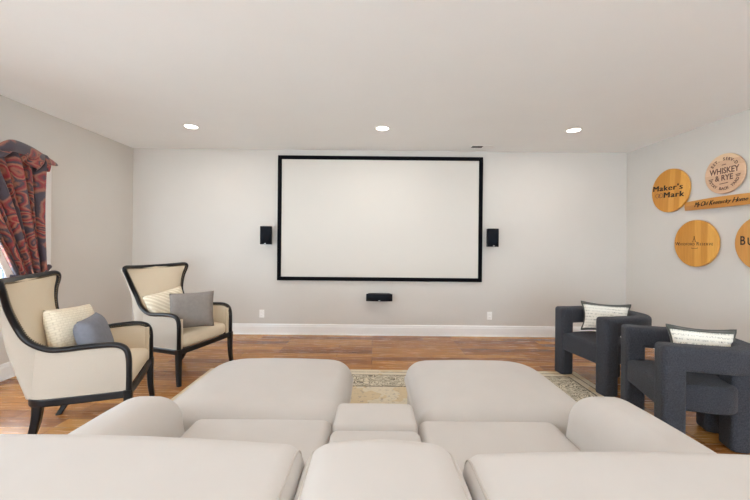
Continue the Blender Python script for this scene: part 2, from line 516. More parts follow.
# left window: casing, sash, glass
b = MB()
cw = 0.085
b.box(XL - 0.15, XL + 0.018, WY1, WY1 + cw, WZ0 - cw, WZ1 + cw)
b.box(XL - 0.15, XL + 0.018, WY0 - cw, WY0, WZ0 - cw, WZ1 + cw)
b.box(XL - 0.15, XL + 0.018, WY0, WY1, WZ1, WZ1 + cw)
b.box(XL - 0.15, XL + 0.04, WY0 - cw - .01, WY1 + cw + .01, WZ0 - 0.03, WZ0 + 0.012)
b.box(XL - 0.14, XL - 0.09, WY0, WY0 + 0.05, WZ0, WZ1); b.box(XL - 0.14, XL - 0.09, WY1 - 0.05, WY1, WZ0, WZ1)
b.box(XL - 0.14, XL - 0.09, WY0, WY1, WZ0, WZ0 + 0.06); b.box(XL - 0.14, XL - 0.09, WY0, WY1, WZ1 - 0.05, WZ1)
w1 = struct('window_1', b, M['trim'])
b = MB(); b.box(XL - 0.118, XL - 0.112, WY0 + 0.05, WY1 - 0.05, WZ0 + 0.06, WZ1 - 0.05); b.build('pane', M['glass'], w1, smooth=False)

# outdoors seen through it
b = MB(); b.box(XL - 2.6, XL - 0.16, -1, 8, -0.3, -0.1); struct('deck', b, M['deck'])
t = thing('deck_railing', 'grey-blue metal deck railing outside the left window', 'railing', (XL - 1.6, 3.6, -0.1))
b = MB(); b.box(-0.02, 0.02, -2.5, 4.2, 1.05, 1.10); b.box(-0.015, 0.015, -2.5, 4.2, 0.1, 0.14); b.build('rail', M['railing'], t, smooth=False)
b = MB()
for k in range(56): b.box(-0.01, 0.01, -2.5 + k * 0.12, -2.48 + k * 0.12, 0.14, 1.05)
b.build('balusters', M['railing'], t, smooth=False)
for k in range(4):
    b = MB(); b.box(-0.04, 0.04, -2.54 + k * 2.2, -2.46 + k * 2.2, 0, 1.14); b.build('post', M['railing'], t, smooth=False)
for k, (px, py, s, lab) in enumerate(((-8.0, 5.4, 1.3, 'bushy green shrub beyond the railing, nearest the house'), (-10.2, 11.5, 1.9, 'taller green shrub beyond the railing, farther off'))):
    b = MB(); rr = random.Random(k)
    for q in range(26):
        cx, cy, cz = rr.uniform(-1, 1) * s, rr.uniform(-1, 1) * s, rr.uniform(0.0, 1.3) * s - 0.2
        r0 = rr.uniform(0.35, 0.6) * s * 0.6
        rings = []
        for i in range(1, 7):
            th = PI * i / 7
            rings.append([(cx + r0 * math.sin(th) * math.cos(a) * rr.uniform(.85, 1.15), cy + r0 * math.sin(th) * math.sin(a) * rr.uniform(.85, 1.15), cz - r0 * math.cos(th)) for a in [2 * PI * j / 9 for j in range(9)]])
        b.rings(rings)
    o = b.build('garden_shrub', M['leaf'], weld=False)
    o.location = (px, py, 0); tag(o, lab, 'shrub')

# ---------------------------------------------------------------- rug
b = MB()
hx, hy = (RUG[1] - RUG[0]) / 2, (RUG[3] - RUG[2]) / 2
cushion(b, hx, hy, 0.0005, 0.008, 0.01, 0.003)
o = b.build('area_rug', M['rug'], smooth=True)
o.location = ((RUG[0] + RUG[1]) / 2, (RUG[2] + RUG[3]) / 2, 0)
tag(o, 'faded beige oriental rug with dark scrolled border under the sofa', 'rug')

# ---------------------------------------------------------------- sofa
Z0 = 0.009
sofa = thing('sectional_sofa', 'large ivory upholstered sectional sofa seen from behind, with two arms', 'sofa', (0, 1.2, Z0))
def sofa_part(name, cx, cy, a, bb, z0, z1, R, r, crown=0, bulge=0, rz=0, parent=sofa, rb=None, ry=0):
    b = MB(); cushion(b, a, bb, z0, z1, R, r, crown, bulge, rb=rb)
    o = b.build(name, M['sofa'], parent)
    o.location = (cx, cy - 1.2, -Z0); o.rotation_euler = (0, ry, rz)
    return o
for name, x0, x1 in (('base', -1.17, -0.205), ('base', -0.195, 0.235), ('base', 0.245, 1.22)):
    sofa_part(name, (x0 + x1) / 2, 1.26, (x1 - x0) / 2, 0.57, 0.04, 0.27, 0.04, 0.02)
sofa_part('seat_cushion', -0.575, 1.455, 0.370, 0.408, 0.235, 0.412, 0.05, 0.05, 0.022, 0.0)
sofa_part('seat_cushion', 0.615, 1.455, 0.370, 0.408, 0.235, 0.412, 0.05, 0.05, 0.022, 0.0)
sofa_part('console_cushion', 0.02, 1.375, 0.217, 0.317, 0.25, 0.440, 0.04, 0.025, 0.014, 0.002)
sofa_part('console_cushion', 0.02, 1.825, 0.213, 0.132, 0.10, 0.452, 0.03, 0.03, 0.012, 0.002)
sofa_part('armrest', -1.100, 1.275, 0.170, 0.525, 0.04, 0.580, [0.13, 0.138, 0.10, 0.10], 0.128, 0.030, 0.012, rb=0.03)
sofa_part('armrest', 1.145, 1.275, 0.172, 0.525, 0.04, 0.600, [0.138, 0.13, 0.10, 0.10], 0.128, 0.030, 0.012, rb=0.03)

def back_block(x0, x1, top, rz=0, yc=0.885, th=0.205, round_end=0.06, tilt=0.0):
    """upright back cushion: section in YZ with a rounded top, run along X; piping round both ends"""
    b = MB(); hz = (top - 0.05) / 2; L = (x1 - x0) / 2
    # local plan (a=hz up, b=th), extruded along local z -> world X
    rot = Matrix(((0, 0, 1, 0), (0, 1, 0, 0), (1, 0, 0, 0), (0, 0, 0, 1)))
    cushion(b, hz, th, -L, L, [0.09, 0.03, 0.03, 0.10], round_end, 0.012, 0.006, mat=rot)
    o = b.build('back_cushion', M['sofa'], sofa)
    o.location = ((x0 + x1) / 2, yc - 1.2, 0.05 + hz - Z0); o.rotation_euler = (0, tilt, rz)
    for s in (-1, 1):
        p = MB()
        ins = round_end * 0.3
        pts = [(s * (L - round_end * 0.29), y, x) for x, y in rr_outline(hz - ins + 0.001, th - ins + 0.001, [max(q - ins, 0.004) for q in (0.09, 0.03, 0.03, 0.10)], 8)]
        p.tube(pts, 0.0035, 6, closed=True)
        p.build('piping', M['piping'], o)
    return o
back_block(-1.19, -0.202, 0.773, rz=-0.015, tilt=0.016, yc=0.865)
back_block(-0.197, 0.258, 0.770, round_end=0.095, yc=0.865)
back_block(0.268, 1.24, 0.746, tilt=-0.004, yc=0.855)
for x, y in ((-1.1, 0.8), (-1.1, 1.7), (1.15, 0.8), (1.15, 1.7)):
    b = MB(); cushion(b, 0.03, 0.03, 0, 0.05, 0.02, 0.005); o = b.build('foot', M['lacquer'], sofa); o.location = (x, y - 1.2, 0)

def ottoman(label, x0, x1, y0, y1, Rs):
    t = thing('ottoman', label, 'ottoman', ((x0 + x1) / 2, (y0 + y1) / 2, Z0), group='ottomans in front of the sofa')
    a, bb = (x1 - x0) / 2, (y1 - y0) / 2
    b = MB(); cushion(b, a - 0.02, bb - 0.02, 0.04, 0.30, 0.09, 0.03); b.build('base', M['sofa'], t)
    b = MB(); cushion(b, a, bb, 0.25, 0.410, Rs, 0.105, 0.056, 0.010, rb=.03); b.build('seat_cushion', M['sofa'], t)
    for sx in (-1, 1):
        for sy in (-1, 1):
            b = MB(); cushion(b, 0.025, 0.025, 0, 0.05, 0.015, 0.004); o = b.build('foot', M['lacquer'], t); o.location = (sx * (a - 0.12), sy * (bb - 0.12), 0)
ottoman('broad ivory ottoman in front of the left seat of the sofa', -1.225, -0.150, 1.872, 2.83, [0.19, 0.26, 0.04, 0.09])
ottoman('broad ivory ottoman in front of the right seat of the sofa', 0.262, 1.285, 1.872, 2.83, [0.26, 0.17, 0.09, 0.04])

# ---------------------------------------------------------------- pillows
def pillow_mesh(w, h, t, mat, ears=0.05, n=20, trim=0.0):
    """square-cornered cushion with pinched edges; local X width, Z height, Y thickness (front is -Y)"""
    b = MB()
    for side in (-1, 1):
        def fn(u, v, side=side):
            x, z = 2 * u - 1, 2 * v - 1
            k = (1 - x ** 4) * (1 - z ** 4)
            pinch_x = 1 - ears * (1 - z * z) * abs(x) ** 3
            pinch_z = 1 - ears * (1 - x * x) * abs(z) ** 3
            return (x * w / 2 * pinch_x, side * t / 2 * max(k, 0) ** 0.55, z * h / 2 * pinch_z)
        b.grid(fn, n, n, lambda u, v: (u * w / 0.4, v * h / 0.4))
    return b
def pillow(name, label, w, h, t, mat, loc, rz, lean=0.25, roll=0.0, ears=0.05, back=None, group='accent pillows'):
    root = None
    b = pillow_mesh(w, h, t, mat, ears)
    if back is None:
        o = b.build(name, mat)
        for p in o.data.polygons: p.use_smooth = True
    else:
        # front and back halves of different cloth
        f = MB(); bk = MB()
        half = len(b.f) // 2; nv = len(b.v) // 2
        f.v = b.v[:nv]; f.f = b.f[:half]; f.uv = {k: v for k, v in b.uv.items() if k < nv}
        bk.v = b.v[nv:]; bk.f = [tuple(i - nv for i in q) for q in b.f[half:]]
        o = bpy.data.objects.new(name, None); C.objects.link(o)
        f.build('printed_front', mat, o)
        n1 = 21; band = MB()
        for j0, j1 in ((17.9, 20), (0, 0.9)):
            def bf(u, v, j0=j0, j1=j1):
                x = 2 * u - 1; z = 2 * (j0 + (j1 - j0) * v) / 20 - 1
                k = max((1 - x ** 4) * (1 - z ** 4), 0)
                return (x * w / 2 * (1 - ears * (1 - z * z) * abs(x) ** 3), -t / 2 * k ** .55 - .004, z * h / 2 * (1 - ears * (1 - x * x) * abs(z) ** 3))
            band = MB(); band.grid(bf, 20, 5); band.build('velvet_border', back, o)
        k = bk.build('velvet_back', back, o); k.data.materials[0] = back
        e = MB(); out = []
        for i in range(80):
            s = i / 80 * 4; q = int(s); u = s - q
            x, z = ((2 * u - 1, 1), (1, 1 - 2 * u), (1 - 2 * u, -1), (-1, 2 * u - 1))[q]
            out.append((x * w / 2 * (1 - ears * (1 - z * z) * abs(x) ** 3), 0, z * h / 2 * (1 - ears * (1 - x * x) * abs(z) ** 3)))
        out = out
        e.tube(out, 0.009, 6, closed=True, up=(0, 1, 0)); e.build('velvet_edge', back, o)
    tag(o, label, 'pillow', group)
    o.matrix_world = Matrix.Translation(loc) @ Matrix.Rotation(rz, 4, 'Z') @ Matrix.Rotation(-lean, 4, 'X') @ Matrix.Rotation(roll, 4, 'Y')
    return o

# ---------------------------------------------------------------- wing chairs
def make_wing_chair(label, loc, rz):
    t = thing('wing_chair', label, 'armchair', loc, rz, group='cream wing chairs')
    half = [(.345, .357, .30), (.345, .357, .46), (.342, .356, .56), (.325, .352, .615), (.285, .347, .643), (.22, .342, .652), (.10, .330, .648),
            (-.02, .312, .638), (-.10, .296, .640), (-.175, .284, .668), (-.235, .278, .72), (-.275, .280, .80), (-.298, .308, .895), (-.305, .340, .98),
            (-.302, .370, 1.040), (-.306, .383, 1.078), (-.318, .355, 1.094), (-.338, .27, 1.090), (-.358, .14, 1.086), (-.363, 0, 1.085)]
    side = catmull(half, 5)
    full = side + [Vector((p.x, -p.y, p.z)) for p in reversed(side[:-1])]
    b = MB(); b.tube(full, 0.0185, 10, flat=(1.0, 1.15)); b.build('frame_rail', M['lacquer'], t)
    # index where the arm begins
    i0 = 5 * 2
    rim = full[i0:len(full) - i0]; n = len(rim)
    # cumulative length along rim
    def along(path, cnt):
        L = [0]
        for a, c in zip(path, path[1:]): L.append(L[-1] + (Vector(c) - Vector(a)).length)
        out = []
        for k in range(cnt):
            s = L[-1] * k / (cnt - 1); j = 0
            while j < len(L) - 2 and L[j + 1] < s: j += 1
            u = (s - L[j]) / max(L[j + 1] - L[j], 1e-9)
            out.append(Vector(path[j]).lerp(Vector(path[j + 1]), min(u, 1)))
        return out
    h = (n + 1) // 2
    basehalf = along(catmull([(.345, .360, .335), (.2, .355, .335), (0, .346, .335), (-.13, .330, .335), (-.195, .295, .335), (-.22, .22, .335), (-.225, 0, .335)], 6), h)
    base = basehalf + [Vector((p.x, -p.y, p.z)) for p in reversed(basehalf[:-1])]
    # the rail splits into an arm run (front corner to the waist) and a wing run (waist to the tip)
    iS, iT = 5 * 9, 5 * 15
    arm_run = side[i0:iS + 1]; wing = side[iS:iT + 1]; S = side[iS]
    def edge(z):
        if z <= wing[0].z: return wing[0]
        for a_, b_ in zip(wing, wing[1:]):
            if a_.z <= z <= b_.z: return a_.lerp(b_, (z - a_.z) / max(b_.z - a_.z, 1e-6))
        return wing[-1]
    lerp = lambda a_, b_, k: a_ + (b_ - a_) * k
    corner = Vector((-.195, .295, .335))
    na = 26
    top_run = along(arm_run, na)
    base_run = along(catmull([(.345, .360, .335), (.2, .355, .335), (0, .346, .335), (-.13, .330, .335), (-.195, .295, .335)], 6), na)
    in_run = along([(.335, .308, .40), (.15, .300, .40), (-.03, .290, .40), (-.16, .275, .40)], na)
    out = MB(); inn = MB()
    for sg in (1, -1):
        def side_out(u, v):
            i = int(round(u * (na - 1))); p = base_run[i].lerp(top_run[i], v)
            return (p.x, sg * (p.y + .012 * math.sin(PI * v) * (1 - u ** 4)), p.z)
        out.grid(side_out, na - 1, 12)
        def side_in(u, v):
            i = int(round(u * (na - 1))); p = in_run[i].lerp(top_run[i], v)
            return (p.x, sg * (p.y - .022 * math.sin(PI * v) ** .8), p.z)
        inn.grid(side_in, na - 1, 12)
    def back_out(u, v):
        z = .335 + (1.084 - .335) * v; k = 2 * u - 1
        e = edge(z) if z > S.z else corner.lerp(S, (z - .335) / (S.z - .335))
        xc = lerp(-.225, -.372, v) - .042 * math.sin(PI * v ** 1.1)
        wy = e.y + .012 * math.sin(PI * min(1, v * 1.2)) * abs(k) ** 3 * min(1, (1 - abs(k)) * 20)
        q = abs(k) ** 1.0
        # last fifth of the width turns the corner and runs forward to the rail
        if q > .86: f = (q - .86) / .14; return (xc + (e.x - xc) * f ** 1.25, math.copysign(wy * (.93 + .07 * min(1, f * 2.2) ** .6), k), z)
        return (xc, wy * k * .93 / .86, z)
    out.grid(back_out, 80, 30)
    def back_in(u, v):
        z = .40 + (1.084 - .40) * v; k = 2 * u - 1
        e = edge(z) if z > S.z else Vector((lerp(-.150, S.x, max(0, (z - .40) / (S.z - .40))), lerp(.29, S.y, max(0, (z - .40) / (S.z - .40))), z))
        xc = lerp(-.165, -.345, v) + .030 * math.sin(PI * v)
        return (xc + (e.x - xc) * abs(k) ** 3.2, e.y * k, z)
    inn.grid(back_in, 40, 30)
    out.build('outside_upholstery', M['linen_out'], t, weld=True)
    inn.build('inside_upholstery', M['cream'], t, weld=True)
    for sy in (-1, 1):   # padded front face between post and inner arm
        b = MB(); cushion(b, 0.012, 0.028, 0.335, 0.615, 0.008, 0.006); o = b.build('arm_front', M['cream'], t); o.location = (.325, sy * .328, 0)
    # nailheads just inside the rail
    b = MB()
    heads = []
    for p in along(side[i0:], 95):
        if p.x > -.12: q = p + Vector((0, -.022, -.006))
        else: q = p + (Vector((-.24, 0, .86)) - p).normalized() * .021 + Vector((.010, 0, 0))
        heads += [q, Vector((q.x, -q.y, q.z))]
    nl = heads
    for p in nl:
        b.rings([[p + Vector((dx * r_, dy * r_, dz)) for dx, dy in ((1, 0), (.5, .87), (-.5, .87), (-1, 0), (-.5, -.87), (.5, -.87))] for r_, dz in ((.003, -.005), (.0055, 0), (.003, .005))])
    b.build('nailhead_trim', M['nail'], t)
    # white welt at the bottom of the outside panel
    b = MB(); b.tube([p + Vector((0, 0, 0.004)) for p in base], 0.004, 6); b.build('welt', M['linen_out'], t)
    # apron
    b = MB(); ring0 = []
    loop = base + [Vector((.352, -.2, .335)), Vector((.356, 0, .335)), Vector((.352, .2, .335))]
    rings = []
    for (s, z) in ((0.955, .335), (1.012, .335), (1.02, .328), (1.02, .295), (1.012, .288), (0.955, .288)):
        rings.append([(p.x * s, p.y * s, z) for p in loop])
    b.rings(rings, closed=True)
    b.build('apron', M['lacquer'], t, smooth=False)
    # legs
    def leg(pts, wid):
        b = MB(); P = catmull(pts, 5); K = len(P); rr = []
        for k, p in enumerate(P):
            w = wid[0] + (wid[1] - wid[0]) * k / (K - 1)
            rr.append([(p.x + dx * w, p.y + dy * w, p.z) for dx, dy in ((1, .7), (.7, 1), (-.7, 1), (-1, .7), (-1, -.7), (-.7, -1), (.7, -1), (1, -.7))])
        b.rings(rr); b.build('leg', M['lacquer'], t, smooth=False)
    for s in (-1, 1):
        leg([(.342, s * .355, .34), (.342, s * .355, .22), (.346, s * .357, .10), (.358, s * .364, .0)], (.026, .018))
        leg([(-.170, s * .262, .31), (-.176, s * .262, .20), (-.200, s * .258, .09), (-.245, s * .250, .0)], (.028, .019))
    # seat
    b = MB(); cushion(b, .262, .302, .33, .455, [.05, .10, .10, .05], .05, .035, .0); o = b.build('seat', M['cream'], t); o.location = (.088, 0, 0)
    return t

ang1 = -.285
wc = make_wing_chair('cream wing chair with black frame in the back left corner, grey pillow upright in it',
                     (-1.713 - .345 * math.cos(ang1), 3.582 - .345 * math.sin(ang1), 0), ang1)
ang2 = .395
dup(wc, 'cream wing chair with black frame nearest the curtained window',
    (-1.796 - .345 * math.cos(ang2), 2.687 - .345 * math.sin(ang2), 0), ang2)

pillow('throw_pillow', 'square taupe grey pillow in the wing chair by the back wall', .41, .36, .13, M['grey_pillow'], (-1.83, 3.50, .665), math.atan2(.32, .95), .22, -0.04)
pillow('throw_pillow', 'cream ribbed pillow behind the taupe one in the wing chair', .38, .36, .14, M['ribbed'], (-2.13, 3.60, .675), math.atan2(.75, .66), .35, -0.22)
pillow('throw_pillow', 'cream chunky knit pillow in the wing chair by the window', .37, .37, .15, M['knit'], (-2.21, 2.55, .685), math.atan2(.97, .05), .28, 0.05)
pillow('throw_pillow', 'slate grey pillow seen edge-on in front of the knit pillow', .36, .33, .15, M['slate_pillow'], (-2.02, 2.515, .645), math.atan2(.92, -.38), .30, 0.0)

# ---------------------------------------------------------------- dark armchairs
def make_barrel_chair(label, loc, rz):
    # local: +X is the front; origin at the middle of the front posts' line
    t = thing('armchair', label, 'armchair', loc, rz, group='charcoal armchairs')
    hw, back, top, th, wd = .272, -.50, .705, .165, .135
    # arm rail: rounded-square section swept round a U plan
    path = []
    path += [(x, hw) for x in (.045, .0, -.06, -.13, -.20)]
    for k in range(1, 16):
        a = PI * k / 16
        sx = -.25 - (abs(back) - .25) * math.sin(a) ** .8
        path.append((sx, hw * (abs(math.cos(a)) ** .62) * (1 if math.cos(a) >= 0 else -1)))
    path += [(x, -hw) for x in (-.20, -.13, -.06, .0, .045)]
    P = [Vector((x, y, 0)) for x, y in path]
    P = catmull(P, 2)
    rr = []
    for k, p in enumerate(P):
        tg = (P[min(k + 1, len(P) - 1)] - P[max(k - 1, 0)]).normalized()
        nr = Vector((-tg.y, tg.x, 0))
        ins = 0.018 if k in (0, len(P) - 1) else (0.004 if k in (1, len(P) - 2) else 0)
        rr.append([p + nr * x + Vector((0, 0, top - th / 2 + z)) for x, z in rr_outline(wd / 2 - ins - .0015, th / 2 - ins - .001, .032, 4)])
    b = MB(); b.rings(rr); b.build('arm_rail', M['charcoal'], t)
    for s in (-1, 1):
        b = MB(); cushion(b, wd / 2, wd / 2, 0.004, top, .03, .03, rb=.02); o = b.build('leg', M['charcoal'], t); o.location = (0, s * hw, 0)
    for s in (-1, 1):
        b = MB(); cushion(b, .055, .075, 0.004, top - th / 2, .03, .02, rb=.02); o = b.build('leg', M['charcoal'], t); o.location = (-.435, s * .125, 0)
    b = MB(); cushion(b, .240, .270, .262, .440, [.02, .13, .13, .02], .028, .016, .0); o = b.build('seat', M['charcoal'], t); o.location = (-.182, 0, 0)
    return t
def ang_face(x, y): return math.atan2(y, x)
ch = make_barrel_chair('charcoal boucle armchair nearer the back wall', (2.085, 3.40, 0), ang_face(-.97, -.17))
dup(ch, 'charcoal boucle armchair nearer the camera, below the round wall signs', (2.055, 2.555, 0), ang_face(-.96, .27))
pillow('lumbar_pillow', 'cream printed pillow with dark velvet back in the armchair nearer the back wall', .42, .29, .11, M['script'], (2.345, 3.47, .635), math.atan2(-.50, .87), .28, 0.0, .16, back=M['dark_back'])
pillow('lumbar_pillow', 'cream printed pillow with dark velvet back in the armchair nearer the camera', .38, .29, .11, M['script'], (2.335, 2.44, .635), math.atan2(-.42, .90), .28, 0.0, .14, back=M['dark_back'])

# ---------------------------------------------------------------- projection screen
def wall_frame(name, x0, x1, z0, z1, w, y0, y1):
    b = MB()
    b.box(x0, x1, y0, y1, z1 - w, z1); b.box(x0, x1, y0, y1, z0, z0 + w)
    b.box(x0, x0 + w, y0, y1, z0 + w, z1 - w); b.box(x1 - w, x1, y0, y1, z0 + w, z1 - w)
    return b
SX0, SX1, SZ0, SZ1 = -1.412, 1.612, .806, 2.650
t = thing('projection_screen', 'wide white projection screen in a black frame on the back wall', 'screen', (0, YB, 0))
wall_frame('f', SX0, SX1, SZ0, SZ1, .056, -.035, -.001).build('frame', M['black'], t, smooth=False, bevel=.003)
b = MB(); b.box(SX0 + .04, SX1 - .04, -.022, -.002, SZ0 + .04, SZ1 - .04); b.build('screen_surface', M['screen'], t, smooth=False)

# ---------------------------------------------------------------- speakers
def speaker(label, x, z, w, h, d, horizontal=False):
    t = thing('wall_speaker', label, 'speaker', (x, YB, z), group='wall speakers')
    gap = .03
    b = MB()
    prof = []
    n = 8
    for k in range(n + 1):
        u = -1 + 2 * k / n
        prof.append((u * w / 2, -(gap + d - .02 * u * u)))
    prof += [(w / 2 * .8, -gap), (-w / 2 * .8, -gap)]
    b.rings([[(px, py, zz) for px, py in prof] for zz in (-h / 2, h / 2)])
    b.build('cabinet', M['speaker'], t, smooth=False, bevel=.006)
    b = MB()
    b.grid(lambda u, v: ((u - .5) * w * .92, -(gap + d + .004 - .02 * (2 * u - 1) ** 2), (v - .5) * h * .94), 10, 2)
    g = b.build('grille', M['grille'], t)
    so = g.modifiers.new('solid', 'SOLIDIFY'); so.thickness = .006
    b = MB(); b.box(-.011, .011, -(gap + d + .011), -(gap + d + .003), -h / 2 + .008, -h / 2 + .018); b.build('badge', M['chrome'], t, smooth=False)
    b = MB(); b.box(-.02, .02, -gap - .01, -.001, -.03, .03); b.build('bracket', M['speaker'], t, smooth=False)
    return t
speaker('small upright black speaker on the wall left of the screen', -1.555, 1.465, .165, .265, .12)
speaker('small upright black speaker on the wall right of the screen', 1.738, 1.462, .165, .265, .12)
speaker('low wide black speaker on the wall below the screen', .098, .578, .385, .105, .12)

# ---------------------------------------------------------------- outlets
def outlet(label, x, z):
    t = thing('wall_outlet', label, 'outlet', (x, YB, z), group='outlets on the back wall')
    b = MB(); b.box(-.036, .036, -.006, -.0005, -.058, .058); b.build('cover_plate', M['outlet'], t, smooth=False, bevel=.002)
    for dz in (-.024, .024):
        b = MB(); b.box(-.016, .016, -.009, -.005, dz - .014, dz + .014); o = b.build('receptacle', M['outlet'], t, smooth=False, bevel=.003)
        b = MB(); b.box(-.008, -.006, -.0098, -.0085, dz - .004, dz + .006); b.box(.006, .008, -.0098, -.0085, dz - .004, dz + .006); b.build('slots', M['slot'], o, smooth=False)
outlet('white wall outlet below the left end of the screen', -1.64, .305)
outlet('white wall outlet below the right end of the screen', 1.738, .305)

# ---------------------------------------------------------------- ceiling lights and vent
def disc(b, r, z, n=28):
    return [(r * math.cos(2 * PI * i / n), r * math.sin(2 * PI * i / n), z) for i in range(n)]
def downlight(label, x, y, power):
    t = thing('recessed_light', label, 'ceiling light', (x, y, H), group='recessed ceiling lights')
    b = MB(); b.rings([disc(b, r, z) for r, z in ((.070, -.002), (.074, -.007), (.092, -.006), (.096, -.0005), (.070, -.0005))], closed=True); b.build('trim_ring', M['trim'], t)
    b = MB(); b.rings([disc(b, .071, -.003), disc(b, .071, -.0055)]); b.build('lens', M['lamp'], t, smooth=False)
    ld = bpy.data.lights.new('bulb', 'AREA'); ld.shape = 'DISK'; ld.size = .13; ld.energy = power; ld.color = LAMP_COL
    lo = bpy.data.objects.new('bulb', ld); C.objects.link(lo); lo.parent = t; lo.location = (0, 0, -.012)
names = {(0, 0): 'lit recessed ceiling light, leftmost of the three before the screen', (1, 0): 'lit recessed ceiling light in the middle, above the screen', (2, 0): 'lit recessed ceiling light, rightmost of the three before the screen'}
for j, y in enumerate((4.13, 1.5, -1.3)):  # only the first row shows; the other two are added room light
    for i, x in enumerate((-2.19, .10, 2.39)):
        if j: lab = 'unseen recessed ceiling light added to brighten the room, %s row, %s side' % (('', 'middle', 'rear')[j], ('left', 'middle', 'right')[i])
        else: lab = names[(i, 0)]
        downlight(lab, x, y, LAMP_W * (1.0, 0.95, 0.6)[j])
t = thing('ceiling_vent', 'narrow rectangular ceiling air vent above the screen corner', 'vent', (1.53, 4.86, H))
wf = MB(); wf.box(-.17, .17, -.07, -.055, -.008, -.0005); wf.box(-.17, .17, .055, .07, -.008, -.0005); wf.box(-.17, -.155, -.055, .055, -.008, -.0005); wf.box(.155, .17, -.055, .055, -.008, -.0005)
wf.build('frame', M['trim'], t, smooth=False)
b = MB(); b.box(-.155, 0.0, -.055, .055, -.003, -.0005); b.build('opening', M['slot'], t, smooth=False)
b = MB()
for k in range(9):
    b.box(.005 + k * .0165, .017 + k * .0165, -.055, .055, -.007, -.004)
b.build('louvres', M['trim'], t, smooth=False)

# ---------------------------------------------------------------- signs on the right wall
# local frame of a sign: X along the writing, Y up, Z out of the wall
WALLM = Matrix(((0, 0, -1, 0), (-1, 0, 0, 0), (0, 1, 0, 0), (0, 0, 0, 1)))
def wall_thing(name, label, cat, y, z, group=None, roll=0.0):
    o = bpy.data.objects.new(name, None); C.objects.link(o); tag(o, label, cat, group)
    o.matrix_world = Matrix.Translation((XR, y, z)) @ WALLM @ Matrix.Rotation(roll, 4, 'Z')
    return o
def round_board(t, r, th, gap, mat, rimmat, name='board'):
    n = 48
    D = lambda rr, z: [(rr * math.cos(2 * PI * i / n), rr * math.sin(2 * PI * i / n), z) for i in range(n)]
    b = MB(); b.rings([D(.001, gap + th), D(r - .006, gap + th), D(r, gap + th - .004), D(r, gap + .003), D(r - .01, gap), D(.001, gap)], cap0=False, cap1=False)
    o = b.build(name, mat, t, smooth=False)
    b = MB(); b.rings([D(r * .5, .0), D(r * .5, gap)]); b.build('mounting_block', rimmat, t, smooth=False)
    return o
TH = .03; GAP = .012; TZ = GAP + TH + .0006
def T(x, y, rot=0): return Matrix.Translation((x, y, TZ)) @ Matrix.Rotation(rot, 4, 'Z')
def strokes(b, segs, w):
    for (x0, y0, x1, y1) in segs:
        d = Vector((x1 - x0, y1 - y0)); L = d.length; a = math.atan2(d.y, d.x)
        b.box(0, L, -w / 2, w / 2, -.0006, .0006, T(x0, y0, a))

t = wall_thing('barrel_head_sign', 'round honey wooden sign with bold black two-line lettering, highest of the large ones', 'sign', 4.34, 2.06, 'round wall signs', -.06)
round_board(t, .272, TH, GAP, M['barrel'], M['char'])
b = MB()
text_mesh(b, "Maker's", .098, T(-.030, .035), sx=1.30, space=1.12, fat=.0045)
text_mesh(b, "Mark", .098, T(.066, -.055), sx=1.32, space=1.12, fat=.0045)
b.build('lettering', M['ink'], t, smooth=False)
b = MB()
for cx in (-.175, -.118):
    b.tube([(cx + .027 * math.cos(a), -.055 + .027 * math.sin(a), TZ) for a in [2 * PI * k / 20 for k in range(20)]], .0025, 5, closed=True)
strokes(b, [(-.162, -.06, -.13, -.05), (-.148, -.083, -.142, -.03)], .006)
b.build('emblem', M['ink_soft'], t, smooth=False)

t = wall_thing('whiskey_sign', 'round pale pinkish wooden sign with arched lettering, smallest of the round ones', 'sign', 3.675, 2.137, 'round wall signs', .0)
TH2 = .018; TZ_keep = TZ; TZ = GAP + TH2 + .0006
round_board(t, .213, TH2, GAP, M['pink_wood'], M['char'])
b = MB()
text_mesh(b, 'WHISKEY', .088, T(0, .030), bold=.002, sx=.82)
text_mesh(b, '& RYE', .082, T(.0, -.045), bold=.002, sx=.88)
strokes(b, [(-.165, -.045, -.115, -.04), (-.16, -.06, -.12, -.055), (.12, -.035, .17, -.03), (.125, -.05, .165, -.045), (-.045, -.105, .045, -.10), (-.022, .095, .022, .097)], .008)
b.build('lettering', M['ink_soft'], t, smooth=False)
b = MB()
def arc_text(b, s, r, a0, step, size, inner=False):
    for k, chh in enumerate(s):
        if chh == ' ': continue
        a = a0 - step * (k - (len(s) - 1) / 2) if not inner else a0 + step * (k - (len(s) - 1) / 2)
        rot = a - PI / 2 if not inner else a + PI / 2
        text_mesh(b, chh, size, T(r * math.cos(a), r * math.sin(a), rot), bold=.0012)
arc_text(b, "EST. SERV-D", .155, PI / 2, .185, .043)
b.build('arched_lettering', M['ink_soft'], t, smooth=False); b = MB()
arc_text(b, "STAY BACK YARD", .160, -PI / 2, .165, .040, True)
b.build('arched_lettering', M['ink_soft'], t, smooth=False)
TZ = TZ_keep

t = wall_thing('barrel_head_sign', 'round honey striped wooden sign with a thin line of small capitals, lower left', 'sign', 3.99, 1.395, 'round wall signs', .0)
round_board(t, .270, TH, GAP, M['barrel'], M['char'])
b = MB()
text_mesh(b, 'W', .058, T(-.222, -.006))
text_mesh(b, 'OODFORD', .040, T(-.104, -.011), space=1.12)
text_mesh(b, 'R', .058, T(.040, -.006))
text_mesh(b, 'ESERVE', .040, T(.142, -.011), space=1.28)
b.build('lettering', M['ink'], t, smooth=False)
b = MB()
strokes(b, [(-.022, .018, -.008, .055), (.014, .018, .000, .055), (-.008, .055, -.006, .085), (.000, .055, -.002, .085), (-.03, .018, -.022, .018), (.022, .018, .014, .018), (-.035, -.048, -.035, -.058), (.035, -.048, .035, -.058), (-.035, -.058, .035, -.058)], .0045)
b.build('emblem', M['ink'], t, smooth=False)

